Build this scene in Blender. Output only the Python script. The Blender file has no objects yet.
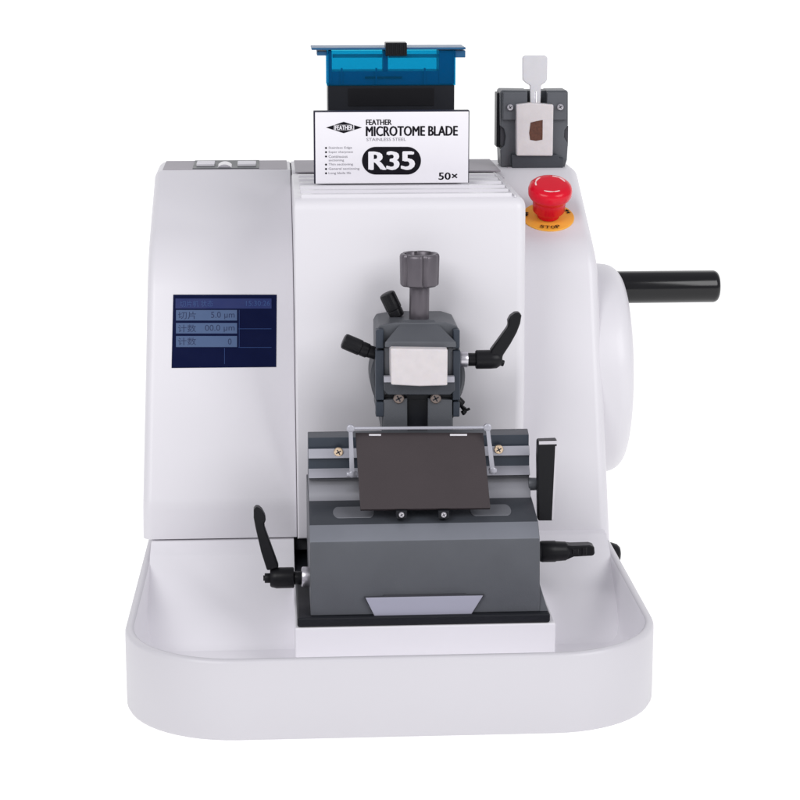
import bpy, bmesh, math
from mathutils import Vector, Matrix
C = bpy.context.scene
COL = C.collection
MM = 0.001
# ------------------------------------------------------------------ camera (all design numbers in mm)
FPX, TILT, YAW, DIST = 2150.0, math.radians(12.5), math.radians(3.5), 2150.0
TARGET = Vector((0, 0, 212))
FW = Vector((math.sin(YAW)*math.cos(TILT), math.cos(YAW)*math.cos(TILT), -math.sin(TILT)))
RT = Vector((math.cos(YAW), -math.sin(YAW), 0))
UP = RT.cross(FW)
CAM = TARGET - FW*DIST
def ray(x, y): return FW + RT*((x-400)/FPX) - UP*((y-400)/FPX)
def PY(x, y, Y):                       # measured photo point -> real point on the plane Y = const
    d = ray(x, y); return CAM + d*((Y-CAM.y)/d.y)
def PZ(x, y, z):
    d = ray(x, y); return CAM + d*((z-CAM.z)/d.z)
def PN(x, y, p, n):
    d = ray(x, y); return CAM + d*((Vector(p)-CAM).dot(n)/d.dot(n))
def XP(x, y, Y): return PY(x, y, Y).x
def ZP(y, Y, x=400): return PY(x, y, Y).z

# ------------------------------------------------------------------ materials
def mat(name, col, rough=0.5, metal=0.0, noise=0.03, nscale=60, bump=0.0, bscale=900, coat=0.0, trans=0.0, ior=1.45, spec=0.5, aniso=False, sss=0.0, rvar=0.06):
    m = bpy.data.materials.new(name); m.use_nodes = True
    nt = m.node_tree; N = nt.nodes; L = nt.links
    b = N['Principled BSDF']
    b.inputs['Metallic'].default_value = metal
    b.inputs['IOR'].default_value = ior
    b.inputs['Specular IOR Level'].default_value = spec
    b.inputs['Coat Weight'].default_value = coat
    b.inputs['Coat Roughness'].default_value = 0.15
    b.inputs['Transmission Weight'].default_value = trans
    if sss:
        b.inputs['Subsurface Weight'].default_value = sss
        b.inputs['Subsurface Radius'].default_value = (0.004, 0.003, 0.002)
    tc = N.new('ShaderNodeTexCoord')
    mp = N.new('ShaderNodeMapping'); L.new(tc.outputs['Object'], mp.inputs['Vector'])
    if aniso: mp.inputs['Scale'].default_value = (0.06, 1, 1)
    nz = N.new('ShaderNodeTexNoise'); nz.inputs['Scale'].default_value = nscale; nz.inputs['Detail'].default_value = 5
    L.new(mp.outputs[0], nz.inputs['Vector'])
    mr = N.new('ShaderNodeMapRange'); mr.inputs['To Min'].default_value = 1-noise; mr.inputs['To Max'].default_value = 1+noise
    L.new(nz.outputs['Fac'], mr.inputs['Value'])
    vm = N.new('ShaderNodeVectorMath'); vm.operation = 'SCALE'; vm.inputs[0].default_value = col[:3]
    L.new(mr.outputs[0], vm.inputs['Scale']); L.new(vm.outputs[0], b.inputs['Base Color'])
    mr2 = N.new('ShaderNodeMapRange'); mr2.inputs['To Min'].default_value = max(0, rough-rvar); mr2.inputs['To Max'].default_value = rough+rvar
    L.new(nz.outputs['Fac'], mr2.inputs['Value']); L.new(mr2.outputs[0], b.inputs['Roughness'])
    if bump:
        n2 = N.new('ShaderNodeTexNoise'); n2.inputs['Scale'].default_value = bscale; n2.inputs['Detail'].default_value = 3
        L.new(mp.outputs[0], n2.inputs['Vector'])
        bp = N.new('ShaderNodeBump'); bp.inputs['Strength'].default_value = bump; bp.inputs['Distance'].default_value = 0.0004
        L.new(n2.outputs['Fac'], bp.inputs['Height']); L.new(bp.outputs[0], b.inputs['Normal'])
    return m
M = {}
M['white'] = mat('white_enamel', (.72,.703,.738), .42, noise=.02, nscale=9, bump=.05, bscale=500, coat=.12)
M['white_lit'] = mat('lit_enamel', (.83,.812,.85), .45, noise=.02, nscale=14, bump=.05, bscale=500, coat=.05)  # paler than the body: brightness of tray inside, ramps and slide base painted in
M['tray'] = mat('shaded_tray_enamel', (.60,.585,.62), .42, noise=.02, nscale=9, bump=.05, bscale=500, coat=.12)  # darker than the body: shade on the outer tray wall put into the colour
M['seam'] = mat('seam_dark', (.05,.05,.06), .7)
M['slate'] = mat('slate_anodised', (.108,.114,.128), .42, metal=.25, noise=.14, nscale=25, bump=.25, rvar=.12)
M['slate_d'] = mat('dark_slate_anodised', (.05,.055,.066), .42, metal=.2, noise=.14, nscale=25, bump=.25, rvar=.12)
M['navy'] = mat('blue_slate_anodised', (.036,.046,.064), .4, metal=.15, noise=.06, bump=.1)
M['slate_m'] = mat('mid_anodised', (.22,.225,.25), .36, metal=.35, noise=.08, nscale=60, bump=.08, aniso=True)
M['slate_lit'] = mat('lit_chamfer_anodised', (.20,.21,.24), .4, metal=.2, noise=.12, nscale=25, bump=.2)
M['rail_lit'] = mat('lit_rail_satin', (.34,.34,.37), .3, metal=.5, noise=.08, nscale=60, bump=.08, aniso=True)
M['slate_l'] = mat('light_anodised', (.42,.42,.47), .36, metal=.3, noise=.08, nscale=60, bump=.08, aniso=True)
M['steel'] = mat('brushed_steel', (.62,.60,.64), .3, metal=.9, noise=.1, nscale=80, bump=.08, aniso=True)
M['mauve'] = mat('mauve_anodised_aluminium', (.125,.112,.128), .36, metal=.5, noise=.06, nscale=80, bump=.06)
M['brown'] = mat('brown_black_coated_plate', (.038,.028,.031), .5, noise=.12, nscale=30, bump=.25, bscale=700)
M['black'] = mat('black_plastic', (.010,.010,.012), .34, noise=.1, nscale=60, bump=.12, bscale=600, spec=.2)
M['blackg'] = mat('black_gloss', (.004,.004,.005), .16, noise=.1, spec=.5)
M['plate'] = mat('black_base_plate', (.011,.012,.016), .42, noise=.1, bump=.1, spec=.3)
M['silverlab'] = mat('lavender_aluminium_plate', (.42,.42,.51), .4, metal=.1, noise=.05, aniso=True)
M['wax'] = mat('paraffin_wax', (.66,.62,.63), .42, noise=.09, nscale=120, bump=.4, bscale=220, sss=.35)
M['tissue'] = mat('brown_tissue', (.10,.035,.02), .5, noise=.7, nscale=420, bump=.6, bscale=500)
M['tab'] = mat('milky_plastic', (.74,.73,.76), .35, noise=.04, nscale=120, trans=.15, sss=.2)
M['red'] = mat('red_plastic', (.68,.002,.02), .25, noise=.04, coat=.12, spec=.3)
M['redw'] = mat('white_mark', (.85,.62,.62), .5)
M['yellow'] = mat('amber_disc', (.92,.45,.06), .45, noise=.04, spec=.25)
M['ink'] = mat('black_ink', (.006,.005,.009), .6, noise=.05, spec=.15)
M['inkg'] = mat('grey_ink', (.22,.21,.24), .5, noise=.05)
M['card'] = mat('white_card', (.82,.80,.84), .55, noise=.015, nscale=30, bump=.06)
M['carddark'] = mat('dark_card_edge', (.02,.018,.035), .5, spec=.2)
M['blue'] = bpy.data.materials.new('clear_blue_plastic'); M['blue'].use_nodes = True
_n = M['blue'].node_tree; _n.nodes.clear()
_o = _n.nodes.new('ShaderNodeOutputMaterial'); _t = _n.nodes.new('ShaderNodeBsdfTransparent'); _t.inputs[0].default_value = (.24,.80,.92,1)
_g = _n.nodes.new('ShaderNodeBsdfPrincipled'); _g.inputs['Base Color'].default_value = (0,.16,.34,1); _g.inputs['Roughness'].default_value = .15
_x = _n.nodes.new('ShaderNodeMixShader'); _x.inputs[0].default_value = .16
_n.links.new(_t.outputs[0], _x.inputs[1]); _n.links.new(_g.outputs[0], _x.inputs[2]); _n.links.new(_x.outputs[0], _o.inputs[0])
M['bluein'] = mat('blue_insert', (.02,.12,.27), .35, noise=.08, trans=.2)
M['screwd'] = mat('dull_screw', (.26,.21,.19), .35, metal=.7)
M['grey'] = mat('top_shade_grey', (.36,.335,.37), .5, noise=.03, nscale=12, bump=.05)  # grey stands in for the weak light on the housing top
M['brass'] = mat('brass_screw', (.78,.60,.42), .3, metal=.8)
M['screen'] = mat('screen_glass', (.002,.005,.035), .2, noise=.1, spec=.12)
def scr(name, col, s):
    m = mat(name, col, .25); b = m.node_tree.nodes['Principled BSDF']
    b.inputs['Emission Color'].default_value = (*col, 1); b.inputs['Emission Strength'].default_value = s
    return m
M['scr_hdr'] = scr('screen_header', (.004,.012,.08), .35)
M['scr_row'] = scr('screen_row', (.05,.085,.175), .25)
M['scr_ink'] = scr('screen_digits', (.012,.022,.07), .2)
M['scr_line'] = scr('screen_grid_line', (.012,.035,.12), .6)

# ------------------------------------------------------------------ mesh builder
class MB:
    def __init__(s): s.v = []; s.f = []; s.m = []; s.sm = []
    def add(s, vs, fs, mi=0):
        o = len(s.v); s.v += [tuple(v) for v in vs]
        for k, f in enumerate(fs):
            s.f.append(tuple(i+o for i in f)); s.m.append(mi if isinstance(mi, int) else mi[k])
        return s
    def box(s, x0, x1, y0, y1, z0, z1, mi=0):
        x0, x1 = sorted((x0, x1)); y0, y1 = sorted((y0, y1)); z0, z1 = sorted((z0, z1))
        vs = [(x0,y0,z0),(x1,y0,z0),(x1,y1,z0),(x0,y1,z0),(x0,y0,z1),(x1,y0,z1),(x1,y1,z1),(x0,y1,z1)]
        return s.add(vs, [(3,2,1,0),(4,5,6,7),(0,1,5,4),(1,2,6,5),(2,3,7,6),(3,0,4,7)], mi)
    def pbox(s, px0, py0, px1, py1, Y, dep, mi=0):          # box whose front face is measured from the photo at depth Y
        a = PY(px0, py0, Y); b = PY(px1, py1, Y)
        return s.box(a.x, b.x, Y, Y+dep, b.z, a.z, mi)
    def xz(s, pts, y0, y1, mi=0):                           # outline in XZ pushed through Y
        n = len(pts); a = sum(pts[i][0]*pts[(i+1)%n][1]-pts[(i+1)%n][0]*pts[i][1] for i in range(n))
        if a < 0: pts = pts[::-1]
        vs = [(p[0], y0, p[1]) for p in pts] + [(p[0], y1, p[1]) for p in pts]
        fs = [tuple(range(n)), tuple(range(2*n-1, n-1, -1))] + [(i+n, (i+1)%n+n, (i+1)%n, i)[::1] for i in range(n)]
        return s.add(vs, fs, mi)
    def pxz(s, pts, Y, dep, mi=0):
        return s.xz([(PY(x, y, Y).x, PY(x, y, Y).z) for x, y in pts], Y, Y+dep, mi)
    def yz(s, pts, x0, x1, mi=0, fm=None):                  # outline in YZ pushed along X; fm = material per outline edge
        n = len(pts)
        vs = [(x0, p[0], p[1]) for p in pts] + [(x1, p[0], p[1]) for p in pts]
        fs = [tuple(range(n)), tuple(range(2*n-1, n-1, -1))] + [(i, i+n, (i+1)%n+n, (i+1)%n) for i in range(n)]
        mm = [mi, mi] + ([mi]*n if fm is None else fm)
        return s.add(vs, fs, mm)
    def rings(s, rings, mi=0, cap=True):
        o = len(s.v); n = len(rings[0])
        for r in rings: s.v += [tuple(p) for p in r]
        for k in range(len(rings)-1):
            for i in range(n):
                j = (i+1) % n
                s.f.append((o+k*n+i, o+k*n+j, o+(k+1)*n+j, o+(k+1)*n+i)); s.m.append(mi)
        if cap:
            s.f.append(tuple(o+i for i in range(n))[::-1]); s.m.append(mi)
            s.f.append(tuple(o+(len(rings)-1)*n+i for i in range(n))); s.m.append(mi)
        return s
    def lathe(s, p, axis, prof, n=40, mi=0, fl=None, cap=True):   # prof: list of (distance along axis, radius)
        axis = Vector(axis).normalized(); p = Vector(p)
        a = axis.orthogonal().normalized(); b = axis.cross(a)
        rs = []
        for t, r in prof:
            ring = []
            for i in range(n):
                th = 2*math.pi*i/n
                rr = r*(1 if fl is None else fl(th, r))
                ring.append(p+axis*t+(a*math.cos(th)+b*math.sin(th))*rr)
            rs.append(ring)
        return s.rings(rs, mi, cap)
    def cyl(s, p, q, r, r2=None, n=32, mi=0, e=0.8):
        p = Vector(p); q = Vector(q); L = (q-p).length; r2 = r if r2 is None else r2
        e = min(e, L*.3, r*.5, r2*.5)
        return s.lathe(p, q-p, [(0, r-e), (e*.3, r-e*.3), (e, r), (L-e, r2), (L-e*.3, r2-e*.3), (L, r2-e)], n, mi)
    def tube(s, pts, r, n=14, mi=0):
        pts = [Vector(p) for p in pts]
        for i in range(len(pts)-1): s.cyl(pts[i], pts[i+1], r, n=n, mi=mi, e=.01)
        for p in pts[1:-1]: s.ball(p, r, mi, 12)
        return s
    def ball(s, c, r, mi=0, n=20, sc=(1,1,1)):
        rs = []
        for k in range(1, n//2):
            ph = math.pi*k/(n//2)
            rs.append([(c[0]+r*sc[0]*math.sin(ph)*math.cos(2*math.pi*i/n), c[1]+r*sc[1]*math.sin(ph)*math.sin(2*math.pi*i/n), c[2]-r*sc[2]*math.cos(ph)) for i in range(n)])
        return s.rings(rs, mi)
    def build(s, name, mats, parent=None, bevel=0, seg=3, angle=38, label=None):
        if not isinstance(mats, (list, tuple)): mats = [mats]
        org = ORG.get(parent.name, Vector()) if parent is not None else Vector()
        me = bpy.data.meshes.new(name)
        me.from_pydata([((v[0]-org[0])*MM, (v[1]-org[1])*MM, (v[2]-org[2])*MM) for v in s.v], [], s.f)
        for m in mats: me.materials.append(m)
        for p, mi in zip(me.polygons, s.m): p.material_index = mi
        bm = bmesh.new(); bm.from_mesh(me); bmesh.ops.recalc_face_normals(bm, faces=bm.faces); bm.to_mesh(me); bm.free()
        o = bpy.data.objects.new(name, me); COL.objects.link(o)
        if parent is not None: o.parent = parent
        ORG[o.name] = org
        for p in me.polygons: p.use_smooth = True
        me.set_sharp_from_angle(angle=math.radians(angle))
        if bevel:
            b = o.modifiers.new('bevel', 'BEVEL'); b.width = bevel*MM; b.segments = seg; b.limit_method = 'ANGLE'
            b.angle_limit = math.radians(angle); b.harden_normals = True; b.use_clamp_overlap = True
        if label: o['label'] = label
        return o
ORG = {}
def thing(name, label, cat, loc, group=None):
    o = bpy.data.objects.new(name, None); COL.objects.link(o); o.location = Vector(loc)*MM
    o.empty_display_size = .02
    ORG[o.name] = Vector(loc); o['label'] = label; o['category'] = cat
    if group: o['group'] = group
    return o
def tag(o, label, cat): o['label'] = label; o['category'] = cat; return o

def fillet(pts):                                    # pts: (y, z, radius) -> dense closed outline
    out = []; n = len(pts)
    for i in range(n):
        p0 = Vector(pts[i-1][:2]); p1 = Vector(pts[i][:2]); p2 = Vector(pts[(i+1) % n][:2]); r = pts[i][2]
        if r <= 0: out.append(tuple(p1)); continue
        a = (p0-p1); b = (p2-p1); la, lb = a.length, b.length; a.normalize(); b.normalize()
        ang = a.angle(b); t = min(r/math.tan(ang/2), la*.48, lb*.48); r = t*math.tan(ang/2)
        c = p1+(a+b).normalized()*(r/math.sin(ang/2))
        s = p1+a*t-c; e = p1+b*t-c
        k = max(4, int(math.degrees(math.pi-ang)/5))
        a0 = math.atan2(s.y, s.x); a1 = math.atan2(e.y, e.x); d = (a1-a0+math.pi) % (2*math.pi)-math.pi
        for q in range(k+1):
            th = a0+d*q/k; out.append((c.x+r*math.cos(th), c.y+r*math.sin(th)))
    return out
def inset(pts, d):
    n = len(pts); ar = sum(pts[i][0]*pts[(i+1)%n][1]-pts[(i+1)%n][0]*pts[i][1] for i in range(n)); sg = 1 if ar > 0 else -1
    out = []
    for i in range(n):
        p0 = Vector(pts[i-1]); p1 = Vector(pts[i]); p2 = Vector(pts[(i+1) % n])
        e1 = (p1-p0).normalized(); e2 = (p2-p1).normalized()
        n1 = Vector((-e1.y, e1.x))*sg; n2 = Vector((-e2.y, e2.x))*sg
        b = (n1+n2); k = b.length_squared
        out.append(tuple(p1+b*(2*d/k)) if k > .05 else tuple(p1+n1*d))
    return out
def shell(mb, prof, x0, x1, r0, r1, xmap=None, k=8, mi=0):   # YZ outline swept along X with rounded end edges
    def ring(x, ins):
        bot = min(p[1] for p in prof)
        ii = inset(prof, ins) if ins > 1e-6 else prof
        return [((xmap(x, p[1]) if xmap else x), p[0], bot if o_[1] < bot+.01 else p[1]) for p, o_ in zip(ii, prof)]
    a = [ring(x0+r0*(1-math.cos(math.pi/2*i/k)), r0*(1-math.sin(math.pi/2*i/k))) for i in range(k+1)]
    b = [ring(x1-r1*(1-math.cos(math.pi/2*i/k)), r1*(1-math.sin(math.pi/2*i/k))) for i in range(k, -1, -1)]
    return mb.rings(a+b, mi)

def text(body, name, material, parent, x0, x1, y0, y1, Y, bold=0.0, ext=0.08, mtx=None, size=None):
    """letters fitted into the photo-measured rectangle on plane Y (or placed with a matrix, size = (w, h) mm)"""
    cu = bpy.data.curves.new(name, 'FONT'); cu.body = body; cu.size = 1; cu.resolution_u = 3
    cu.align_x = 'LEFT'
    t = bpy.data.objects.new('tmp', cu); COL.objects.link(t)
    dg = bpy.context.evaluated_depsgraph_get(); me = bpy.data.meshes.new_from_object(t.evaluated_get(dg))
    bpy.data.objects.remove(t)
    xs = [v.co.x for v in me.vertices]; ys = [v.co.y for v in me.vertices]
    ax, bx, ay, by = min(xs), max(xs), min(ys), max(ys)
    org = ORG.get(parent.name, Vector())
    if mtx is None:
        a = PY(x0, y0, Y); b = PY(x1, y1, Y)
        for v in me.vertices:
            u = (v.co.x-ax)/(bx-ax); w = (v.co.y-ay)/(by-ay)
            q = Vector((a.x+(b.x-a.x)*u, Y, b.z+(a.z-b.z)*w)); v.co = (q-org)*MM
    else:
        for v in me.vertices:
            u = (v.co.x-ax)/(bx-ax)-.5; w = (v.co.y-ay)/(by-ay)-.5
            q = mtx @ Vector((u*size[0], w*size[1], 0)); v.co = (q-org)*MM
    if bold:
        n = len(me.vertices); hgt = (max(v.co.z for v in me.vertices)-min(v.co.z for v in me.vertices))
        dx = bold*hgt
        vs = [v.co.copy() for v in me.vertices]; fs = [tuple(p.vertices) for p in me.polygons]
        nm = (mtx.to_3x3() @ Vector((0, 0, 1))) if mtx else Vector((0, -1, 0))
        V, F = [], []
        for k, (ox, oz) in enumerate(((-1, 0), (-.5, .4), (0, 0), (.5, -.4), (1, 0))):
            V += [q+Vector((ox*dx, 0, oz*dx))+nm*(k*8e-6) for q in vs]; F += [tuple(i+k*n for i in f) for f in fs]
        me = bpy.data.meshes.new(name); me.from_pydata(V, [], F)
    me.materials.clear(); me.materials.append(material); me.name = name
    o = bpy.data.objects.new(name, me); COL.objects.link(o); o.parent = parent; ORG[o.name] = org
    return o

# ================================================================== SETTING
def backdrop():
    prof = [(-2600,0),(1800,0)] + [(1800+700*math.sin(math.radians(a)), 700-700*math.cos(math.radians(a))) for a in range(10, 91, 10)] + [(2500, 2600)]
    vs = []; fs = []
    for x in (-4000, 4000): vs += [(x*MM, p[0]*MM, p[1]*MM) for p in prof]
    n = len(prof); fs = [(i, i+n, i+n+1, i+1) for i in range(n-1)]
    me = bpy.data.meshes.new('backdrop'); me.from_pydata(vs, [], fs)
    m = mat('glowing_white_sweep', (.35,.35,.35), .9, noise=.004, nscale=3, spec=.1)  # added glow keeps the sweep white and washes out contact shadows
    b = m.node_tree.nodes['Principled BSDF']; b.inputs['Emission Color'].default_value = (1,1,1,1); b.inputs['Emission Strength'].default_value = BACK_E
    me.materials.append(m)
    for p in me.polygons: p.use_smooth = True
    o = bpy.data.objects.new('backdrop', me); COL.objects.link(o); o['kind'] = 'structure'; o['label'] = 'plain white sweep with an added glow under and behind the machine'
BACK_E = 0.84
backdrop()

# ================================================================== MICROTOME
mt = thing('microtome', 'large white rotary microtome with chip tray, screen, handwheel and dark knife holder', 'microtome', (0, -50, 0))
ZT = 422.0
# ---- chip tray
def tray():
    mb = MB(); R = 100; yf = -374; yb = 290
    xlf = XP(125, 620, -274); xrf = XP(652, 620, -274)
    xlb = XP(144, 548, -50); xrb = XP(613, 548, -50)
    def outline(ins):
        sl = (xlb-xlf)/224.; sr = (xrb-xrf)/224.
        pts = []
        r = max(R-ins, 8); k = 14
        cyl_ = (xlf+R, yf+R); cyr = (xrf-R, yf+R)
        pts.append((xlf+ins+sl*(yb+274), yb-ins))
        pts.append((xlf+ins+sl*224, -50)); pts.append((xlf+ins+sl*110, -164))
        for i in range(k+1):
            th = math.pi+math.pi/2*i/k; pts.append((cyl_[0]+r*math.cos(th), cyl_[1]+r*math.sin(th)))
        for i in range(k+1):
            th = 1.5*math.pi+math.pi/2*i/k; pts.append((cyr[0]+r*math.cos(th), cyr[1]+r*math.sin(th)))
        pts.append((xrf-ins+sr*110, -164)); pts.append((xrf-ins+sr*224, -50)); pts.append((xrf-ins+sr*(yb+274), yb-ins))
        return pts
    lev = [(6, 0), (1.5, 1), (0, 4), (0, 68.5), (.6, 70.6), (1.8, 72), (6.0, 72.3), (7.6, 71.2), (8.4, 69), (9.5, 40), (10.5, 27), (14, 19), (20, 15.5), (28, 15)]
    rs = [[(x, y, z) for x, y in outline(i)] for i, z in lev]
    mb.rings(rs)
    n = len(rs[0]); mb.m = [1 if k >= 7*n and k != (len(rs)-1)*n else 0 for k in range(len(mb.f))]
    mb.build('chip_tray', [M['tray'], M['white_lit']], mt, angle=50)
    return xlf, xrf, xlb, xrb
xlf, xrf, xlb, xrb = tray()
# ---- housing profile
zb = ZP(250, 48)
zfold = ZP(501, -50)
def prof(bot, cr, br, ins=0, fold=False):
    if fold: return fillet([(-50, bot, 0), (-50, zfold, 30), (48, zb, br), (190, ZT, cr), (283, ZT, 12), (283, bot, 0)])
    return fillet([(-50+ins, bot, 0), (48+ins, zb, br), (190, ZT, cr), (283, ZT, 12), (283, bot, 0)])
xL0 = XP(142.6, 530, -50); xR0 = XP(614, 520, -50)
xS = XP(297.2, 480, -52)                       # seam between left cover and centre
def xmapR(x, z):
    t = max(0, min(1, (z-90)/(ZT-90))); return x - 8*min(1, max(0, (t-.4)/.4))**1.5*max(0, (x-xS)/(xR0-xS))
def xmapL(x, z):
    t = max(0, min(1, (z-90)/(ZT-90))); return x + 8*t*max(0, (xS-x)/(xS-xL0))
mb = MB(); shell(mb, prof(86, 9, 110, fold=True), xL0, xS-.7, 9, 1.2, xmapL); mb.build('left_cover', M['white'], mt, angle=35)
xJ = XP(515, 400, -52); xC1 = XP(525.2, 330, -52)
mb = MB(); shell(mb, prof(40, 26, 55), xJ, xR0, .3, 11, xmapR); mb.build('housing', M['white'], mt, angle=35)
mb = MB(); shell(mb, prof(86.5, 26, 55), xS+.6, xJ-.6, 1, .3, xmapR); mb.build('housing', M['white'], mt, angle=35)
mb = MB()
for (xa, xb) in ((xL0+16, xS-4), (xC1+8, xR0-30)): mb = MB(); mb.box(xa, xb, 193, 279, ZT-1, ZT+.5); mb.build('top_shade_plate', M['grey'], mt, bevel=.4)  # thin grey sheets added to carry the painted shade of the top
mb = MB(); mb.box(xS+4, xC1-2, 166, 279, ZT-1, ZT+.4); mb.build('top_shade_plate', M['grey'], mt, bevel=.3)
# dark liner seen in the seams
mb = MB(); mb.yz([(-40, 70), (-40, 90), (75, zb-30), (206, ZT-2), (276, ZT-2), (276, 70)], xS-14, xS+10); mb.build('seam_liner', M['seam'], mt)
# ---- plinths (lower front, left and right of the slideway)
xPl = XP(296.5, 600, -150); xPr = XP(554.5, 600, -150)
def plinth(x0, x1, name):
    mb = MB()
    pf = fillet([(-52, 84.3, 5), (-74, 76, 18), (-176, 16, 40), (-190, 13, 0), (270, 13, 0), (270, 84.3, 0)])
    mb.rings([[(x0(y), y, z) for y, z in pf], [(x1(y), y, z) for y, z in pf]]); mb.build(name, M['white_lit'], mt, angle=40)
def wl(y): return xlf+(xlb-xlf)/224.*(y+274)+7.5
def wr(y): return xrf+(xrb-xrf)/224.*(y+274)-7.5
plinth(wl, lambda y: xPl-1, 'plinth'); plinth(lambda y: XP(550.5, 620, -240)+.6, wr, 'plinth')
mb = MB(); mb.box(xPl-1, xPr+1, 20, 260, 13, 86); mb.box(xPl-1, xPr+1, -20, 20, 74, 86); mb.build('recess_shade_block', M['seam'], mt)  # dark block stands in for the shade inside the slideway cavity
# ---- centre cover
xC1 = XP(525.2, 330, -52)
mb = MB(); shell(mb, fillet([(-54, 85, 2), (-60, 240, 300), (-50, ZT-1, 13), (160, ZT-1, 4), (160, 85, 0)]), xS-.2, xC1, 2.0, 10)
cc = mb.build('centre_cover', M['white'], mt, angle=35)
# grille on top of it
mb = MB()
gx0 = PZ(301, 196, ZT).x; gx1 = PZ(513, 196, ZT).x
for i in range(6):
    y0 = -42+i*32
    mb.yz(fillet([(y0, ZT-4, 0), (y0+.5, ZT+2.0, .8), (y0+12, ZT+1.8, 1.5), (y0+17, ZT-3, 0)]), gx0, gx1)
mb.box(gx1+2, gx1+3.5, -44, 152, ZT-2, ZT+.2)
mb.build('vent_grille', M['white'], mt, bevel=.5, seg=2)
# ---- tool tray at the top left
mb = MB()
a = PZ(192.5, 168.6, ZT+1); b = PZ(259, 168.6, ZT+1)
mb.box(a.x, b.x, a.y, a.y+80, ZT-3, ZT+1.2)
mb.build('tool_tray', M['slate_d'], mt, bevel=.5)

# ---- screen, on the lean of the left cover
n_lean = Vector((0, -(zb-86), 98)).normalized()      # outward normal of the leaning face
n_lean = Vector((0, -(zb-zfold), 98)).normalized()
p_lean = Vector((0, -50, zfold))
def SP(x, y, off): return PN(x, y, p_lean+n_lean*off, n_lean)
def squad(mb, x0, y0, x1, y1, off, th, mi=0):
    q = [SP(x0, y1, off), SP(x1, y1, off), SP(x1, y0, off), SP(x0, y0, off)]
    vs = q+[v-n_lean*th for v in q]
    mb.add(vs, [(0,1,2,3),(7,6,5,4),(0,4,5,1),(1,5,6,2),(2,6,7,3),(3,7,4,0)], mi)
mb = MB(); q = [SP(171.5, 368, .6), SP(276.3, 367, .6), SP(276.8, 294.5, .6), SP(173.2, 294.5, .6)]
mb.add(q+[v-n_lean*2 for v in q], [(0,1,2,3),(7,6,5,4),(0,4,5,1),(1,5,6,2),(2,6,7,3),(3,7,4,0)])
sc = mb.build('screen', M['screen'], mt, bevel=.4, seg=2)
mb = MB(); squad(mb, 175.5, 298.5, 271.5, 308.5, .8, .15); mb.build('header_bar', M['scr_hdr'], sc)
mb = MB()
for (y0, y1) in ((310, 320.5), (323, 333.5), (336, 347)): squad(mb, 176, y0, 237, y1, .8, .15)
mb.build('reading_rows', M['scr_row'], sc)
mb = MB()
squad(mb, 238.5, 328.6, 271.5, 329.0, .8, .15); squad(mb, 238.5, 347.2, 271.5, 347.6, .8, .15); squad(mb, 224.3, 348, 224.7, 364, .8, .15)
squad(mb, 239, 310, 239.4, 347, .8, .15)
mb.build('grid_lines', M['scr_line'], sc)
eY = n_lean.cross(Vector((1, 0, 0))); eX = Vector((1, 0, 0)); eY = -eY if eY.z < 0 else eY
def stext(body, x0, y0, x1, y1, m):
    a = SP(x0, y1, .95); b = SP(x1, y0, .95); c = (a+b)/2
    mtx = Matrix.Translation(c) @ Matrix((eX, eY, n_lean)).transposed().to_4x4()
    text(body, 'screen_text', m, sc, 0, 0, 0, 0, 0, mtx=mtx, size=(b.x-a.x, (b-a).dot(eY)))
stext('切片机 状态', 180, 300.3, 213, 307, M['scr_line']); stext('15:30:26', 246, 300.5, 270, 306, M['scr_line'])
stext('切片', 178, 311.5, 196, 319.3, M['scr_ink']); stext('5.0 μm', 211, 311.5, 234.5, 319.3, M['scr_ink'])
stext('计数', 178, 324.5, 196, 332.3, M['scr_ink']); stext('00.0 μm', 205, 324.5, 234.5, 332.3, M['scr_ink'])
stext('计数', 178, 337.5, 196, 345.3, M['scr_ink']); stext('0', 228, 338.5, 231.5, 344.6, M['scr_ink'])

# ---- handwheel with handle
yw = 125.; zw = ZP(367.5, yw, 620); rw = (ZP(265, yw, 610)-ZP(470, yw, 610))/2
xo = XP(635.5, 367, 24); xi = XP(575, 367, yw)
mb = MB(); mb.lathe((xi, yw, zw), (1, 0, 0), [(0, rw-5), (0.5, rw-1), (xo-xi-30, rw), (xo-xi-20, rw-.8)]+[(xo-xi-20+20*math.sin(math.radians(a)), rw-.8-18+18*math.cos(math.radians(a))) for a in range(12, 91, 11)]+[(xo-xi, rw-30), (xo-xi-3, rw-34), (xo-xi-3, 22), (xo-xi+2, 20), (xo-xi+2, 2)], n=96)
hw = mb.build('handwheel', M['white'], mt, angle=40)
ph = PY(640, 287, yw); pe = PY(718.5, 287, yw); L = pe.x-xo+6; rh = 17
mb = MB(); mb.lathe((xo-6, yw, ph.z), (1, 0, 0), [(0, rh), (L-6, rh), (L-3.5, rh-.7), (L-1.5, rh-2.2), (L-.3, rh-4.5), (L, rh-7), (L, 3)], n=48)
mb.build('handle', M['blackg'], hw, angle=35)
mb = MB(); k1 = PY(611, 550, 0); mb.lathe((xrb-20, 10, k1.z-7), (1, 0, 0), [(0, 12), (28, 12), (34, 10), (37, 7), (38, 2)], n=32); mb.build('side_knob', M['black'], mt, angle=35)

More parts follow.
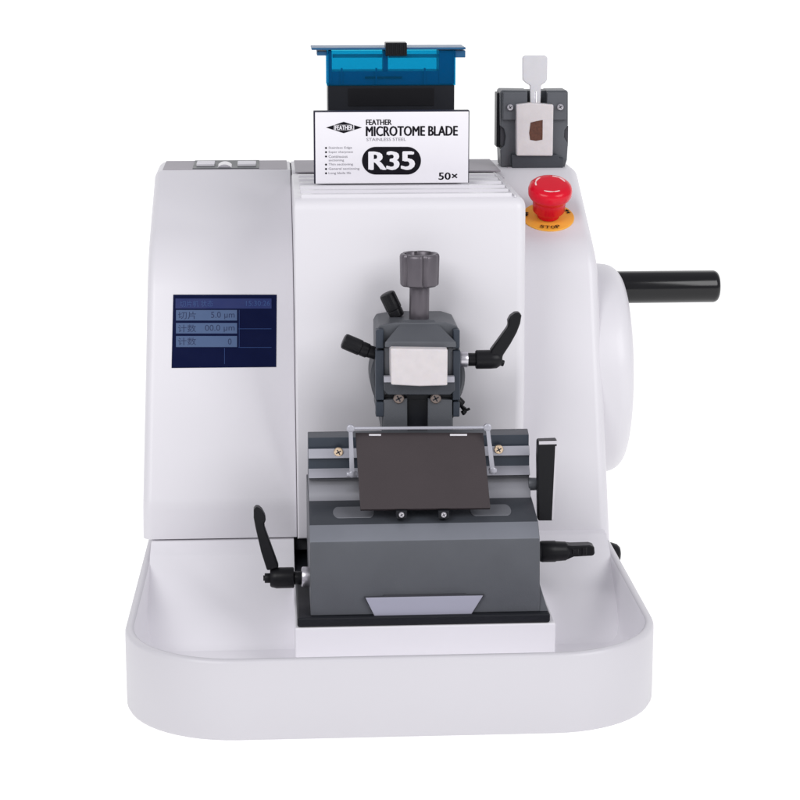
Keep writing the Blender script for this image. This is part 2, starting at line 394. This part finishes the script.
# ---- emergency stop
n_sl = Vector((0, -(ZT-zb), 190-48)).normalized(); p_sl = Vector((0, 48, zb))
pc = PN(548, 217.5, p_sl, n_sl)
pc_ = pc + n_sl*0.4
es_t = Vector((1, 0, 0)); es_u = n_sl.cross(es_t)
es = MB().lathe(pc_-n_sl*1, n_sl, [(0, 26.6), (1.6, 27), (2.2, 26.4), (2.2, 3)], n=64).build('stop_disc', M['yellow'], mt, angle=30)
hd = [(2, 11.5), (8.5, 11.5), (8.7, 15.8), (9.6, 16.6), (21, 17.2), (23.5, 18.3), (26, 21.2), (28.5, 22.4), (33.5, 22.6), (37, 21.6), (39, 19.6), (40.2, 16.5), (40.4, 12), (40.4, 1)]
bt = MB().lathe(pc_, n_sl, hd, n=64).build('stop_button', M['red'], mt, angle=40)
for a0 in (128, 15, 238):                         # curved arrow marks pressed in the cap
    mb = MB(); k = 14; ri, ro = 14.6, 16.2; top = []; 
    for i in range(k+1):
        th = math.radians(a0+62*i/k); d = es_t*math.cos(th)+es_u*math.sin(th)*(1 if es_u.z > 0 else -1)
        w = .35+.65*math.sin(math.pi*min(1, (i+1)/(k*.7)))if i < k*.7 else .9
        top.append((pc_+n_sl*40.5+d*(15.4-.9*w), pc_+n_sl*40.5+d*(15.4+.9*w)))
    for i in range(k):
        a, b = top[i]; c, d = top[i+1]; mb.add([a, b, d, c, a-n_sl*.4, b-n_sl*.4, d-n_sl*.4, c-n_sl*.4], [(0,1,2,3),(7,6,5,4),(0,4,5,1),(1,5,6,2),(2,6,7,3),(3,7,4,0)])
    mb.build('arrow_mark', M['redw'], bt)
for ch, ang in (('S', -112), ('T', -98), ('O', -84), ('P', -70)):
    th = math.radians(ang); up = es_u if es_u.z > 0 else -es_u
    d = es_t*math.cos(th)+up*math.sin(th); c = pc_+n_sl*2.35+d*22.4
    rot = Matrix((-up.cross(n_sl).normalized()*1 if False else (up*math.cos(th)*0+es_t*(-math.sin(th))+up*math.cos(th)), -d, n_sl)).transposed().to_4x4()
    text(ch, 'stop_letter', M['ink'], es, 0, 0, 0, 0, 0, bold=.05, mtx=Matrix.Translation(c) @ rot, size=(4.4, 5.2))
for ang in (172, 20, 100):
    th = math.radians(ang); up = es_u if es_u.z > 0 else -es_u
    mb = MB()
    for s in (-5, 5):
        t2 = th+math.radians(s); d = es_t*math.cos(t2)+up*math.sin(t2); tt = es_t*(-math.sin(t2))+up*math.cos(t2)
        c = pc_+n_sl*2.35+d*22.5
        v = [c-d*2.2-tt*1.4, c+d*2.2-tt*1.4, c+tt*2.4]; mb.add(v+[p-n_sl*.2 for p in v], [(0,1,2),(5,4,3),(0,3,4,1),(1,4,5,2),(2,5,3,0)])
    mb.build('arrow_mark', M['ink'], es)

# ---- slide base and black plate
mb = MB(); zpl = 55.0; yfb = -240.
mb.box(XP(295.2, 640, yfb), XP(555.5, 640, yfb), yfb, -30, 15.2, zpl)
mb.build('slide_base', M['white_lit'], mt, bevel=1.2)
xp0, xp1 = XP(297.3, 620, -240), XP(550.5, 620, -240)
mb = MB(); mb.box(xp0, xp1, -238.5, 10, zpl+.2, zpl+9)
bp = mb.build('base_plate', M['plate'], mt, bevel=2.0)

# ---- knife holder
YH = -229.
hx0, hx1 = XP(310.3, 580, YH), XP(540, 580, YH)
z0 = zpl+9
ztf = ZP(541, -224)
P1 = [(-232, z0), (-232, z0+1), (-224, ztf), (-211, ztf+12.5), (-160, ztf+21.5), (-60, ztf+21.5), (-60, z0)]
kh = MB().yz(P1, hx0, hx1, 0, fm=[0, 0, 2, 1, 1, 0, 0]).build('knife_holder', [M['slate'], M['slate_d'], M['slate_lit']], mt, bevel=.9)  # chamfer gets a paler material to paint in the light it catches
# flared foot on the right
mb = MB(); xf = XP(548.3, 614, -234)
za, zc = ZP(584, -226), z0
mb.add([(hx1-.4, -224, za), (hx1-.4, -60, za), (hx1-.4, -60, zc), (hx1-.4, -231, zc), (xf, -231, zc), (xf, -60, zc)], [(0,3,4), (1,5,2), (0,4,5,1), (3,2,5,4), (0,1,2,3)])
mb.build('foot', M['slate'], kh, bevel=.3)
# oblong slots on the deck
tdk = (9/51.)
def deckz(y): return ztf+12.5+(y+211)*tdk
for (xa, xb) in ((333, 374), (470, 511)):
    y_s = -186; r = 4.8
    a = XP(xa, 503, y_s)+r; b = XP(xb, 503, y_s)-r; pts = []
    for i in range(13): th = math.pi/2+math.pi*i/12; pts.append((a+r*math.cos(th), y_s+2.4*r*math.sin(th)))
    for i in range(13): th = -math.pi/2+math.pi*i/12; pts.append((b+r*math.cos(th), y_s+2.4*r*math.sin(th)))
    mb = MB(); mb.rings([[(x, y, deckz(y)-1) for x, y in pts], [(x, y, deckz(y)+.5) for x, y in pts]]); mb.build('slot_insert', M['slate_m'], kh, bevel=.3)
# rails (blade clamp)
zr = ztf+21.5
rx0, rx1 = XP(308.5, 460, -150), XP(530, 460, -150)
def zy(py, Y): return ZP(py, Y)
RP = [(-160, zr-3), (-160, zr), (-155, ZP(490, -155)), (-150, ZP(483, -150)), (-146, ZP(478, -146)), (-153, ZP(476.8, -153)), (-145, ZP(467.5, -145)), (-144.5, ZP(457.5, -144.5)), (-148, ZP(457.3, -148)), (-142.5, ZP(447.5, -142.5)), (-139, ZP(446.5, -139)), (-139, ZP(436.5, -139)), (-128, ZP(430.5, -128)), (-118, ZP(431, -118)), (-95, zr-3)]
br = MB().yz(RP, rx0, rx1, 0, fm=[3, 3, 3, 3, 2, 1, 0, 0, 1, 0, 0, 2, 0, 0, 0]).build('clamping_rail', [M['navy'], M['slate_l'], M['slate'], M['rail_lit']], kh, bevel=.4, seg=2)  # band materials paint the light and shade of the rail steps
# guard plate
ya, yb_ = -161., -206.
q = [PY(360.5, 509.5, yb_), PY(490.5, 508, yb_), PY(483.3, 432.5, ya), PY(355.5, 432.5, ya)]
nn = (q[1]-q[0]).cross(q[3]-q[0]).normalized(); nn = nn if nn.y < 0 else -nn
mb = MB(); mb.add(q+[p-nn*4 for p in q], [(0,1,2,3),(7,6,5,4),(0,4,5,1),(1,5,6,2),(2,6,7,3),(3,7,4,0)])
gp = mb.build('guard_plate', M['brown'], kh, bevel=.6)
def onplate(x, y, off): return PN(x, y, q[0]+nn*off, nn)
for (a_, b_) in ((369, 381), (450, 467)):
    r_ = [onplate(a_, 435.6, .5), onplate(b_, 435.6, .5), onplate(b_, 434.0, .5), onplate(a_, 434.0, .5)]
    mb = MB(); mb.add(r_+[p-nn*.8 for p in r_], [(0,1,2,3),(7,6,5,4),(0,4,5,1),(1,5,6,2),(2,6,7,3),(3,7,4,0)])
    mb.build('bright_mark', M['card'], gp)
# wire guard
mb = MB(); Yg = -168
A = PY(350.5, 428.5, Yg); B = PY(487.5, 427.5, Yg); A2 = PY(352, 474, Yg-2); B2 = PY(492.5, 470.5, Yg-2)
mb.tube([A2, A, B, B2], 1.55)
for p_, r_ in ((A, 3.6), (B, 3.6), (A2, 3.2), (B2, 3.4)):
    mb.lathe(p_+Vector((0, -2.6, 0)), (0, 1, 0), [(0, r_*.6), (.8, r_), (4.4, r_), (5.2, r_*.6)], n=20)
for p_ in (A, A2): 
    pass
mb.cyl(A2+Vector((-5, 1, -.5)), A2+Vector((5, 1, -.5)), 2.8); mb.cyl(B2+Vector((-3, 1, -.5)), B2+Vector((4, 1, -.5)), 2.8)
# flat side straps
d = (A2-A); s_ = Vector((2.2, 0, 0))
for U, V in ((A, A2), (B, B2)):
    r_ = [V-s_+Vector((0,-2,0)), V+s_+Vector((0,-2,0)), U+s_*.8+Vector((0,-2,0)), U-s_*.8+Vector((0,-2,0))]
    mb.add(r_+[p+Vector((0,2.4,0)) for p in r_], [(0,1,2,3),(7,6,5,4),(0,4,5,1),(1,5,6,2),(2,6,7,3),(3,7,4,0)])
mb.build('wire_guard', M['slate_l'], kh, angle=40)
def screw(x, y, Y, r, m, parent, name='screw'):
    c = PY(x, y, Y); mb = MB()
    mb.lathe(c+Vector((0, 2, 0)), (0, -1, 0), [(0, r), (2.6, r), (3.2, r*.85), (3.3, r*.5), (3.3, .2)], n=24)
    for a in (0.5, 0.5+math.pi/2):
        dx, dz = math.cos(a)*r*.62, math.sin(a)*r*.62; ex, ez = -math.sin(a)*r*.13, math.cos(a)*r*.13
        v = [c+Vector((dx+ex, -1.42, dz+ez)), c+Vector((-dx+ex, -1.42, -dz+ez)), c+Vector((-dx-ex, -1.42, -dz-ez)), c+Vector((dx-ex, -1.42, dz-ez))]
        mb.add(v+[p+Vector((0, .3, 0)) for p in v], [(0,1,2,3),(7,6,5,4),(0,4,5,1),(1,5,6,2),(2,6,7,3),(3,7,4,0)], 1)
    return mb.build(name, [m, M['seam']], parent, angle=30)
screw(338.5, 452, -146, 4.3, M['brass'], kh); screw(498.8, 449.5, -146, 4.3, M['brass'], kh)
for px in (401.5, 443.8):
    mb = MB(); mb.pbox(px-5.5, 511, px+5.5, 519, -210, 10); mb.build('screw_seat', M['plate'], kh, bevel=.8)
    screw(px, 514.8, -211.5, 2.6, M['steel'], kh)
# trapezoid plate with a dark sheet behind it, painted in as the shadow along its top
mb = MB(); Yq = -234.5
mb.pxz([(365.5, 598), (483, 595.8), (471.5, 614), (374.5, 616)], Yq, 4); mb.build('thumb_plate', M['silverlab'], kh, bevel=.35)
mb = MB(); mb.pxz([(364, 597.6), (383, 596.8), (384, 595.8), (466, 594.2), (467, 595.2), (484.5, 595), (472, 613), (374, 615)], Yq+1.3, 3); mb.build('shadow_strip', M['seam'], kh)  # dark sheet standing in for the shadow above the thumb plate
# side lever block (right)
mb = MB(); Yl = -170
mb.pxz([(537.3, 457), (537.8, 441), (557.6, 440.2), (557, 446), (553.5, 521), (538, 521)], Yl, 12); sl = mb.build('side_lever', M['black'], kh, bevel=1.6)
mb = MB(); mb.pxz([(539, 444.6), (557.0, 444.2), (557.4, 440.8), (539, 441.4)], Yl-.3, 3); mb.pxz([(555.3, 446), (557.2, 446), (553.5, 520), (551.8, 520)], Yl-.25, 3)
mb.build('edge_trim', M['steel'], sl)
mb = MB(); mb.cyl(PY(528, 484, -150), PY(540, 484, -150), 6); mb.build('lever_axle', M['slate'], kh)

# ---- clamp levers
def arm(mb, outline, Y, dep): mb.pxz(outline, Y, dep)
# left lever
Yv = -185
c0 = PY(270, 578, Yv); c1 = PY(295, 578, Yv)
mb = MB(); mb.lathe(c0, (1, 0, 0), [(0, 7.5), (1.2, 8.6), (6, 9.8), (20, 9.8), (21.5, 9.8), (22.3, 8.5)], n=32); lv = mb.build('clamp_lever', M['black'], kh, angle=35)
mb = MB(); arm(mb, [(267, 571), (279, 568), (265, 529), (264, 524), (266, 521), (265, 516), (262, 510.5), (259, 507.8), (255.5, 507.2), (253.6, 510), (253.6, 518), (255.4, 528), (261, 552)], Yv-5, 11); mb.build('lever_arm', M['black'], kh, bevel=2.6, seg=4)
mb = MB(); mb.cyl(c0+Vector((-5, 0, 0)), c0+Vector((1, 0, 0)), 4.6); mb.lathe(c0+Vector((-6.2, 0, 0)), (1, 0, 0), [(0, 1), (0, 2.6), (2, 2.6)], n=20); mb.build('end_screw', M['black'], kh)
mb = MB(); mb.cyl(PY(293, 578, Yv), PY(304, 578, Yv), 6.2); mb.build('lever_neck', M['black'], kh)
mb = MB(); mb.cyl(PY(301.5, 577, Yv), PY(311, 577, Yv), 9.6, e=1.4); mb.build('lever_washer', M['steel'], kh)
# right lever
Yv = -160; mb = MB(); c0 = PY(540, 551.5, Yv); c1 = PY(564, 552, Yv)
mb.lathe(c0, (1, 0, 0), [(0, 9.5), (2, 10.2), (14, 10.2), (15, 9.6), (24, 9), (28, 6)], n=32); mb.build('clamp_lever', M['black'], kh, angle=35)
mb = MB(); arm(mb, [(561, 545.5), (566, 545.5), (572, 546.2), (590, 545.6), (594.5, 547), (595, 554), (593, 556), (574, 557), (566, 560.5), (558, 561.5)], Yv-6, 14); ra = mb.build('lever_arm', M['black'], kh, bevel=2.2, seg=4)
mb = MB(); mb.pbox(582, 547.3, 587, 555.5, Yv-6.6, 3); mb.pbox(572, 549, 579, 554.5, Yv-6.5, 3); mb.build('arm_pad', M['blackg'], kh, bevel=.8)

# ---- specimen head
sh = MB()
Y0 = -118
sh.pxz([(376.5, 331), (379.5, 325.5), (396, 322.5), (446, 322.5), (457, 326), (459.5, 331), (459, 413), (453, 418), (453, 434), (382, 434), (382, 417), (377, 415)], Y0, 62)
head = sh.build('specimen_head', M['slate'], mt, bevel=1.0)
mb = MB(); c = PY(415.6, 371, -70); mb.lathe(c+Vector((0, -34, 0)), (0, 1, 0), [(0, 42), (2, 44), (4, 45.2), (46, 45.2)], n=72); mb.build('swivel_ring', M['slate_d'], head, angle=30)
# front jaw block with sloping top
mb = MB(); Yj = -140
a = [(PY(x, y, Yj)) for x, y in ((385, 342), (456, 342), (456, 347.5), (385, 347.5))]
t0, t1 = PY(404, 319.5, Y0+6), PY(434, 319.5, Y0+6)
u0, u1 = PY(384, 346, Y0+6), PY(457, 346, Y0+6)
mb.add([a[0], a[1], a[2], a[3], t0, t1, Vector((u1.x, Y0+6, a[2].z)), Vector((u0.x, Y0+6, a[2].z))], [(0,3,2,1), (0,1,5,4), (0,4,7,3), (1,2,6,5), (3,7,6,2), (4,5,6,7)])
mb.build('upper_jaw', M['slate'], head, bevel=.8)
mb = MB(); mb.pxz([(384, 378), (455, 378), (455, 391), (450, 395), (388, 395), (384, 391)], Yj, Y0-Yj+1)
mb.build('lower_jaw', M['slate_d'], head, bevel=.9)
for xa, xb in ((384, 391.5), (446.5, 454.5)): mb = MB(); mb.pbox(xa, 376.6, xb, 382.5, Yj-1.5, 6); mb.build('jaw_lip', M['slate_l'], head, bevel=.5)
for xa, xb in ((384, 390.6), (447.8, 455.5)): mb = MB(); mb.pbox(xa, 347.8, xb, 378, Y0-5, 6); mb.build('jaw_cheek', M['slate'], head, bevel=.6)
mb = MB(); mb.pbox(385, 395.2, 454, 399, Y0-2, 3); mb.pbox(407.6, 395.2, 427.6, 433, Y0-1, 3); mb.build('guide_slot', M['plate'], head, bevel=.4)
mb = MB(); mb.pxz([(383.5, 400), (407.3, 398), (407.3, 434), (383.5, 434)], Y0-8, 9); mb.build('slide_block', M['slate'], head, bevel=.8)
mb = MB(); mb.pxz([(427.8, 398), (452.3, 400), (452.3, 434), (427.8, 434)], Y0-8, 9); mb.build('slide_block', M['slate'], head, bevel=.8)
screw(398.7, 398.5, Y0-9, 5.0, M['screwd'], head); screw(435.7, 398.5, Y0-9, 5.0, M['screwd'], head)
for (xa, xb) in ((375.8, 383.8), (453.2, 459.8)):
    mb = MB(); mb.pbox(xa, 330, xb, 348.5, Y0-9, 12); mb.pbox(xa-.4, 350.5, xb+.4, 400.5, Y0-8, 12); mb.pbox(xa, 402, xb, 417, Y0-9, 12); mb.build('side_cheek', M['navy'], head, bevel=1.2)
# centre knob
Yk = -96
kc = PY(419, 320, Yk); kt = PY(419.5, 286, Yk)
mb = MB(); mb.cyl(kc+Vector((0, 0, -6)), kt+Vector((0, 0, 2)), 9.4); mb.build('clamp_spindle', M['mauve'], head, angle=30)
zt = ZP(253.5, Yk)
def flute(th, r): return 1-(.13*max(0, math.cos(6*th+.5))**5 if r > 14.2 else 0)
H = zt-kt.z
mb = MB(); mb.lathe((kt.x, Yk, kt.z), (0, 0, 1), [(0, 13), (.6, 16.8), (2, 18.2), (H-3, 18.8), (H-1, 18.3), (H, 17.2), (H+.1, 14.5), (H-.8, 13.6), (H-5, 13.2), (H-5.2, 3)], n=112, fl=flute)
mb.build('clamp_knob', M['mauve'], head, angle=40)
# small black knobs on the left
def knob(px0, py0, px1, py1, r, Y, name='adjusting_knob'):
    a = PY(px0, py0, Y); b = PY(px1, py1, Y); L = (b-a).length
    mb = MB(); mb.lathe(a, b-a, [(0, r*.7), (.8, r*.93), (2.4, r), (L-9, r), (L-8.2, r*.9), (L-7, r*.94), (L-1.6, r*.94), (L-.4, r*.8), (L, r*.5)], n=72, fl=lambda th, rr: 1+(.018*math.cos(18*th) if rr > r*.95 else 0))
    d = (b-a).normalized(); mb.cyl(b-d*1, b+d*14, r*.5); return mb.build(name, M['black'], head, angle=32)
knob(343, 340.5, 369, 351.5, 7.4, -112); knob(386.5, 293, 398, 317, 7.6, -84)
mb = MB(); mb.cyl(PY(366, 350.5, -112), PY(378, 354, -112), 6); mb.build('knob_collar', M['black'], head)
# right lever on the head
Yr = -112
mb = MB(); mb.cyl(PY(459, 359.5, Yr), PY(468, 359.5, Yr), 7.4, e=1.2); mb.build('lever_washer', M['steel'], head)
mb = MB(); mb.cyl(PY(467, 359.5, Yr), PY(478, 359.5, Yr), 6.2); mb.build('lever_neck', M['black'], head)
c = PY(475.5, 359.5, Yr); mb = MB(); mb.lathe(c, (1, 0, 0), [(0, 8), (.8, 9), (14, 9), (20, 8.6), (24, 6), (25, 3)], n=32); mb.build('clamp_lever', M['black'], head, angle=35)
mb = MB(); arm(mb, [(491, 350.5), (508.5, 326.5), (508, 321), (510.5, 316.5), (515, 313.2), (520, 312.6), (521.8, 316), (520.5, 324), (517, 333), (511, 344), (502.5, 357), (503, 362), (497, 367), (489, 366)], Yr-6, 12); mb.build('lever_arm', M['black'], head, bevel=2.6, seg=4)
mb = MB(); mb.cyl(PY(499, 362, Yr), PY(504, 363.5, Yr), 3); mb.build('end_screw', M['black'], head)
# little cross handle
mb = MB(); Yc = -112
mb.cyl(PY(456, 399, Yc), PY(462, 405, Yc), 4.5); mb.cyl(PY(460, 404, Yc), PY(466, 413, Yc), 1.6); mb.cyl(PY(461, 412.5, Yc), PY(470, 408.5, Yc), 1.3); mb.cyl(PY(460, 404.5, Yc-2), PY(466, 409, Yc-2), 1.2); mb.cyl(PY(462.5, 411, Yc), PY(464.5, 414.5, Yc), 2)
mb.build('cross_handle', M['black'], head)

# ================================================================== SEPARATE THINGS
def wax(name, label, pts, Y, dep, loc):
    mb = MB(); mb.pxz(pts, Y, dep)
    o = mb.build(name, M['wax'], None, bevel=1.4, seg=3); tag(o, label, 'wax block'); return o
w1 = wax('wax_block', 'blank white paraffin block clamped in the dark specimen head above the brown plate', [(390.6, 348.6), (447.8, 349.4), (447.4, 385.6), (420, 386.4), (391.2, 385)], -151, 31, None)

# blade box
bz = ZT+2.8; Yb = PZ(391, 183.4, bz).y
A_ = PY(313.5, 111.3, Yb); B_ = PY(469, 183, Yb)
bbz0 = bz; bbz1 = A_.z; 
bb = thing('blade_box', 'white printed carton of microtome blades marked R35 standing on the vents', 'box', ((A_.x+B_.x)/2, Yb, bz))
mb = MB(); mb.box(A_.x, B_.x, Yb, Yb+11, bz, bbz1); mb.build('carton', M['carddark'], bb, bevel=.5, seg=2)
mb = MB(); mb.box(A_.x+1.5, B_.x-.9, Yb-.35, Yb+4, bz+.2, bbz1-.9); fr = mb.build('front_panel', M['card'], bb, bevel=.25, seg=2)
Yt = Yb-.55
def bt_(s, x0, x1, y0, y1, m='ink', bold=0.0): return text(s, 'lettering', M[m], bb, x0, x1, y0, y1, Yt, bold=bold)
bt_('FEATHER', 366.2, 391.5, 119.7, 124.8, 'ink', .05)
bt_('MICROTOME BLADE', 366.2, 457.5, 126.4, 135.6, 'ink', .045)
bt_('STAINLESS STEEL', 366.5, 406, 138, 140.8, 'inkg')
bt_('50×', 438.8, 457.2, 172.6, 179.6, 'ink', .04)
mb = MB(); mb.pxz([(326.2, 127.6), (343.7, 121.8), (361.8, 127.6), (343.7, 133.2)], Yt, .4); mb.build('logo_diamond', M['ink'], bb)
mb = MB(); mb.pxz([(333.9, 124.8), (354.1, 124.8), (354.1, 130.5), (333.9, 130.5)], Yt-.15, .3); mb.build('logo_band', M['card'], bb)
mb = MB(); mb.pxz([(334.7, 125.0), (353.3, 125.0), (353.3, 130.3), (334.7, 130.3)], Yt-.3, .2); mb.build('logo_band', M['ink'], bb)
text('FEATHER', 'lettering', M['card'], bb, 335.3, 352.7, 125.5, 129.8, Yt-.4, bold=.04)
# pill
mb = MB(); pts = []
x0_, x1_, y0_, y1_ = 362, 421, 146.8, 174.6; r_ = (y1_-y0_)/2
for i in range(25): th = math.pi/2+math.pi*i/24; pts.append((x0_+r_+r_*math.cos(th), (y0_+y1_)/2-r_*math.sin(th)))
for i in range(25): th = -math.pi/2+math.pi*i/24; pts.append((x1_-r_+r_*math.cos(th), (y0_+y1_)/2-r_*math.sin(th)))
mb.pxz(pts, Yt, .4); mb.build('number_badge', M['ink'], bb)
text('R35', 'lettering', M['card'], bb, 369.5, 413.8, 151.8, 169.4, Yt-.3, bold=.07)
for s_, y_, b_, x_ in (('Stainless Edge', 148, 1, 352), ('Super sharpness', 152.2, 1, 353), ('Continuous', 156.5, 1, 347.5), ('sectioning', 160.6, 0, 344), ('Thin sectioning', 164.6, 1, 353), ('General sectioning', 169, 1, 359.5), ('Long blade life', 173.3, 1, 351)):
    text(s_, 'lettering', M['inkg'], bb, 328.6, x_, y_-1.4, y_+1.3, Yt)
    if b_:
        mb = MB(); c = PY(326, y_, Yt); mb.lathe(c, (0, 1, 0), [(0, .2), (0, 1.0), (.3, 1.0)], n=16); mb.build('bullet', M['ink'], bb)

# blue blade case
Yc = 112.; dp = 44.
zc0 = ZT+3.4
def CZ(y): return ZP(y, Yc)
a = PY(327.0, 90, Yc).x; b = PY(455.5, 90, Yc).x
bc = thing('blade_case', 'blue translucent lidded black case standing behind the white carton', 'case', ((a+b)/2, Yc+dp/2, zc0))
mb = MB(); mb.box(a+1.0, b-1.0, Yc+1, Yc+dp-1, zc0, CZ(85)); mb.build('case_body', M['plate'], bc, bevel=1)
mb = MB(); mb.pbox(348, 88.5, 434, 106, Yc+.4, 2); mb.build('front_relief', M['black'], bc, bevel=.5)
# lid: four thin walls and a top
mb = MB(); zt_ = CZ(50.5); zb_ = CZ(85.5); w = 2.2
mb.box(a, b, Yc, Yc+w, zb_, zt_); mb.box(a, b, Yc+dp-w, Yc+dp, zb_, zt_); mb.box(a, a+w, Yc+w+.1, Yc+dp-w-.1, zb_, zt_); mb.box(b-w, b, Yc+w+.1, Yc+dp-w-.1, zb_, zt_)
ld = mb.build('lid', M['blue'], bc)
mb = MB(); mb.box(PY(311.5, 48, Yc).x, PY(465.5, 48, Yc).x, Yc-2, Yc+dp+2, CZ(49.6), CZ(47.4)); mb.pbox(317, 51.5, 327.5, 55.6, Yc+3, 30); mb.pbox(455, 50.5, 465.4, 57.5, Yc+3, 30); mb.build('lid_rim', M['bluein'], bc, bevel=.5)
mb = MB(); mb.box(a+3, b-3, Yc+5, Yc+dp-5, zb_+.5, CZ(71.5)); mb.pbox(439, 50.5, 454.5, 84, Yc+4, 34); mb.pbox(383, 50.5, 388, 71, Yc+6, 20); mb.pbox(328.6, 50.5, 332, 84, Yc+4, 34); mb.build('blue_insert', M['bluein'], bc, bevel=.5)
mb = MB(); mb.pbox(365, 76.5, 402, 78.5, Yc+3.0, 1.5); mb.build('insert_strip', M['plate'], bc)
for xa, xb in ((332.5, 382.5), (388.5, 438.5)): mb = MB(); mb.pbox(xa, 54.2, xb, 57.6, Yc+9, 1.5); mb.build('insert_strip', M['slate_l'], bc)  # pale strips painted in as a highlight behind the lid wall
for xa in (341, 375.5, 424): mb = MB(); mb.pbox(xa, 68, xa+1.6, 84, Yc+2.6, 2); mb.build('insert_rib', M['bluein'], bc)
mb = MB(); mb.pbox(385.6, 42.8, 407, 56, Yc-4, 22)
for i in range(5): mb.pbox(387.5+i*4, 44, 389.3+i*4, 55, Yc-5, 2)
mb.build('latch', M['black'], bc, bevel=.7)

# specimen clamp standing on the right
Ys = 200.; 
zs0 = ZT+.5
zoff = zs0
kx = thing('specimen_clamp', 'dark grey metal specimen clamp with a milky tab standing on the housing top right', 'clamp', (PY(534, 166, Ys).x, Ys+20, zs0))
zbot = ZP(167.5, Ys, 534)
mb = MB()
mb.pxz([(500.2, 92), (502, 90.2), (527.5, 90.5), (527.5, 103), (547, 103), (547, 90.5), (566.5, 90.3), (568, 92), (568, 125), (564.5, 130), (564, 137), (568, 144), (567, 160), (564.5, 167.6), (501, 166.6), (500.2, 150), (504.5, 145), (505.5, 136), (504, 129), (500.4, 126)], Ys, 34)
ck = mb.build('clamp_body', M['slate'], kx, bevel=1.0)
mb = MB(); mb.pbox(527, 90.6, 547.5, 166, Ys+8, 24); mb.build('spindle_channel', M['slate_d'], kx, bevel=.4)
mb = MB(); mb.pbox(496.9, 93, 500.4, 147, Ys+10, 22); mb.build('side_plate', M['plate'], kx, bevel=.6)
for xa, xb in ((503, 527), (547.2, 566.5)): mb = MB(); mb.pbox(xa, 92.5, xb, 120, Ys-5, 6); mb.build('upper_jaw', M['slate'], kx, bevel=1)
mb = MB(); mb.pxz([(511.5, 154.5), (557.5, 154.5), (559, 158), (564, 158), (563, 168), (512, 168.2)], Ys-8, 9); mb.build('lower_jaw', M['slate_d'], kx, bevel=.9)
for x_ in (500.8, 563.3): mb = MB(); mb.pbox(x_, 126, x_+4.6, 146, Ys+3, 26); mb.build('bore_shade', M['seam'], kx)  # dark bars paint the shade inside the side bores
screw(510.2, 107.4, Ys-7, 3.4, M['steel'], kx); screw(560.3, 107, Ys-7, 3.4, M['steel'], kx)
mb = MB(); mb.pxz([(522.5, 57.5), (524.5, 55.6), (545.5, 55.6), (547.6, 57.5), (547.2, 80), (545, 82.8), (541.2, 85), (540.6, 104), (530.2, 104), (530, 85.5), (526, 83), (522.6, 80)], Ys-1, 4.2)
mb.build('tab', M['tab'], kx, bevel=1.2)
mb = MB(); mb.cyl(PY(535, 91, Ys+3), PY(535, 166, Ys+3), 4.2); mb.build('spindle', M['steel'], kx)
w2 = wax('wax_block', 'pale wax block with a brown tissue piece in the clamp on the right', [(516.2, 104.5), (530, 103), (553.6, 104.6), (552.8, 156), (516.6, 155.8)], Ys-12, 12.5, None)
mb = MB(); mb.pxz([(530.6, 122.6), (536, 121.2), (542.8, 120), (542.6, 139.8), (536, 140.9), (530.2, 140), (529.2, 133)], Ys-12.5, 1.4)
ts = mb.build('tissue', M['tissue'], None, bevel=.4); ts.parent = w2

# small metal blocks on the tool tray
for i, (xa, xb, lab) in enumerate(((196.5, 214.5, 'left pale metal block lying in the dark tool tray on the top left'), (237.5, 256, 'right pale metal block lying in the dark tool tray on the top left'))):
    A1 = PZ(xa, 166.3, ZT+1.3); B1 = PZ(xb, 166.3, ZT+1.3)
    o = MB().box(A1.x, B1.x, A1.y, A1.y+30, ZT+1.3, ZT+4).build('metal_block', M['card'], None, bevel=.5); tag(o, lab, 'metal block'); o['group'] = 'metal blocks in the tool tray'
A1 = PZ(217, 167.6, ZT+1.3); B1 = PZ(232, 167.6, ZT+1.3)
o = MB().lathe(((A1.x+B1.x)/2, A1.y, ZT-5.5), (0, 1, 0), [(0, 9.6), (.5, 10), (33, 10), (34, 9.5)], n=32).build('metal_pin', M['steel'], None); tag(o, 'round bright steel pin between the two pale metal blocks', 'steel pin')

# ================================================================== CAMERA, LIGHT
cam = bpy.data.cameras.new('camera'); co = bpy.data.objects.new('camera', cam); COL.objects.link(co)
co.matrix_world = Matrix.Translation(CAM*MM) @ Matrix((RT, UP, -FW)).transposed().to_4x4()
cam.sensor_width = 36; cam.lens = 36*FPX/800; cam.clip_start = .05; cam.clip_end = 100
C.camera = co
w = bpy.data.worlds.new('World'); C.world = w; w.use_nodes = True
bg = w.node_tree.nodes['Background']; bg.inputs[0].default_value = (.93,.93,1,1); bg.inputs[1].default_value = .46
def area(name, loc, tgt, sx, sy, power, col=(1,1,1)):
    l = bpy.data.lights.new(name, 'AREA'); l.shape = 'RECTANGLE'; l.size = sx; l.size_y = sy; l.energy = power; l.color = col
    o = bpy.data.objects.new(name, l); COL.objects.link(o); o.location = loc
    d = Vector(tgt)-Vector(loc); o.rotation_euler = d.to_track_quat('-Z', 'Y').to_euler(); return o
area('key_softbox', (-1.3, -1.95, 1.85), (0, 0, .25), 1.4, 1.4, 31)
area('fill_softbox', (1.7, -1.7, 1.6), (0, 0, .25), 1.3, 1.4, 28)
C.view_settings.view_transform = 'Standard'; C.view_settings.look = 'None'; C.view_settings.exposure = 0
C.render.engine = 'CYCLES'; C.cycles.use_denoising = True; C.cycles.max_bounces = 10; C.cycles.transparent_max_bounces = 12
C.cycles.caustics_reflective = False; C.cycles.caustics_refractive = False
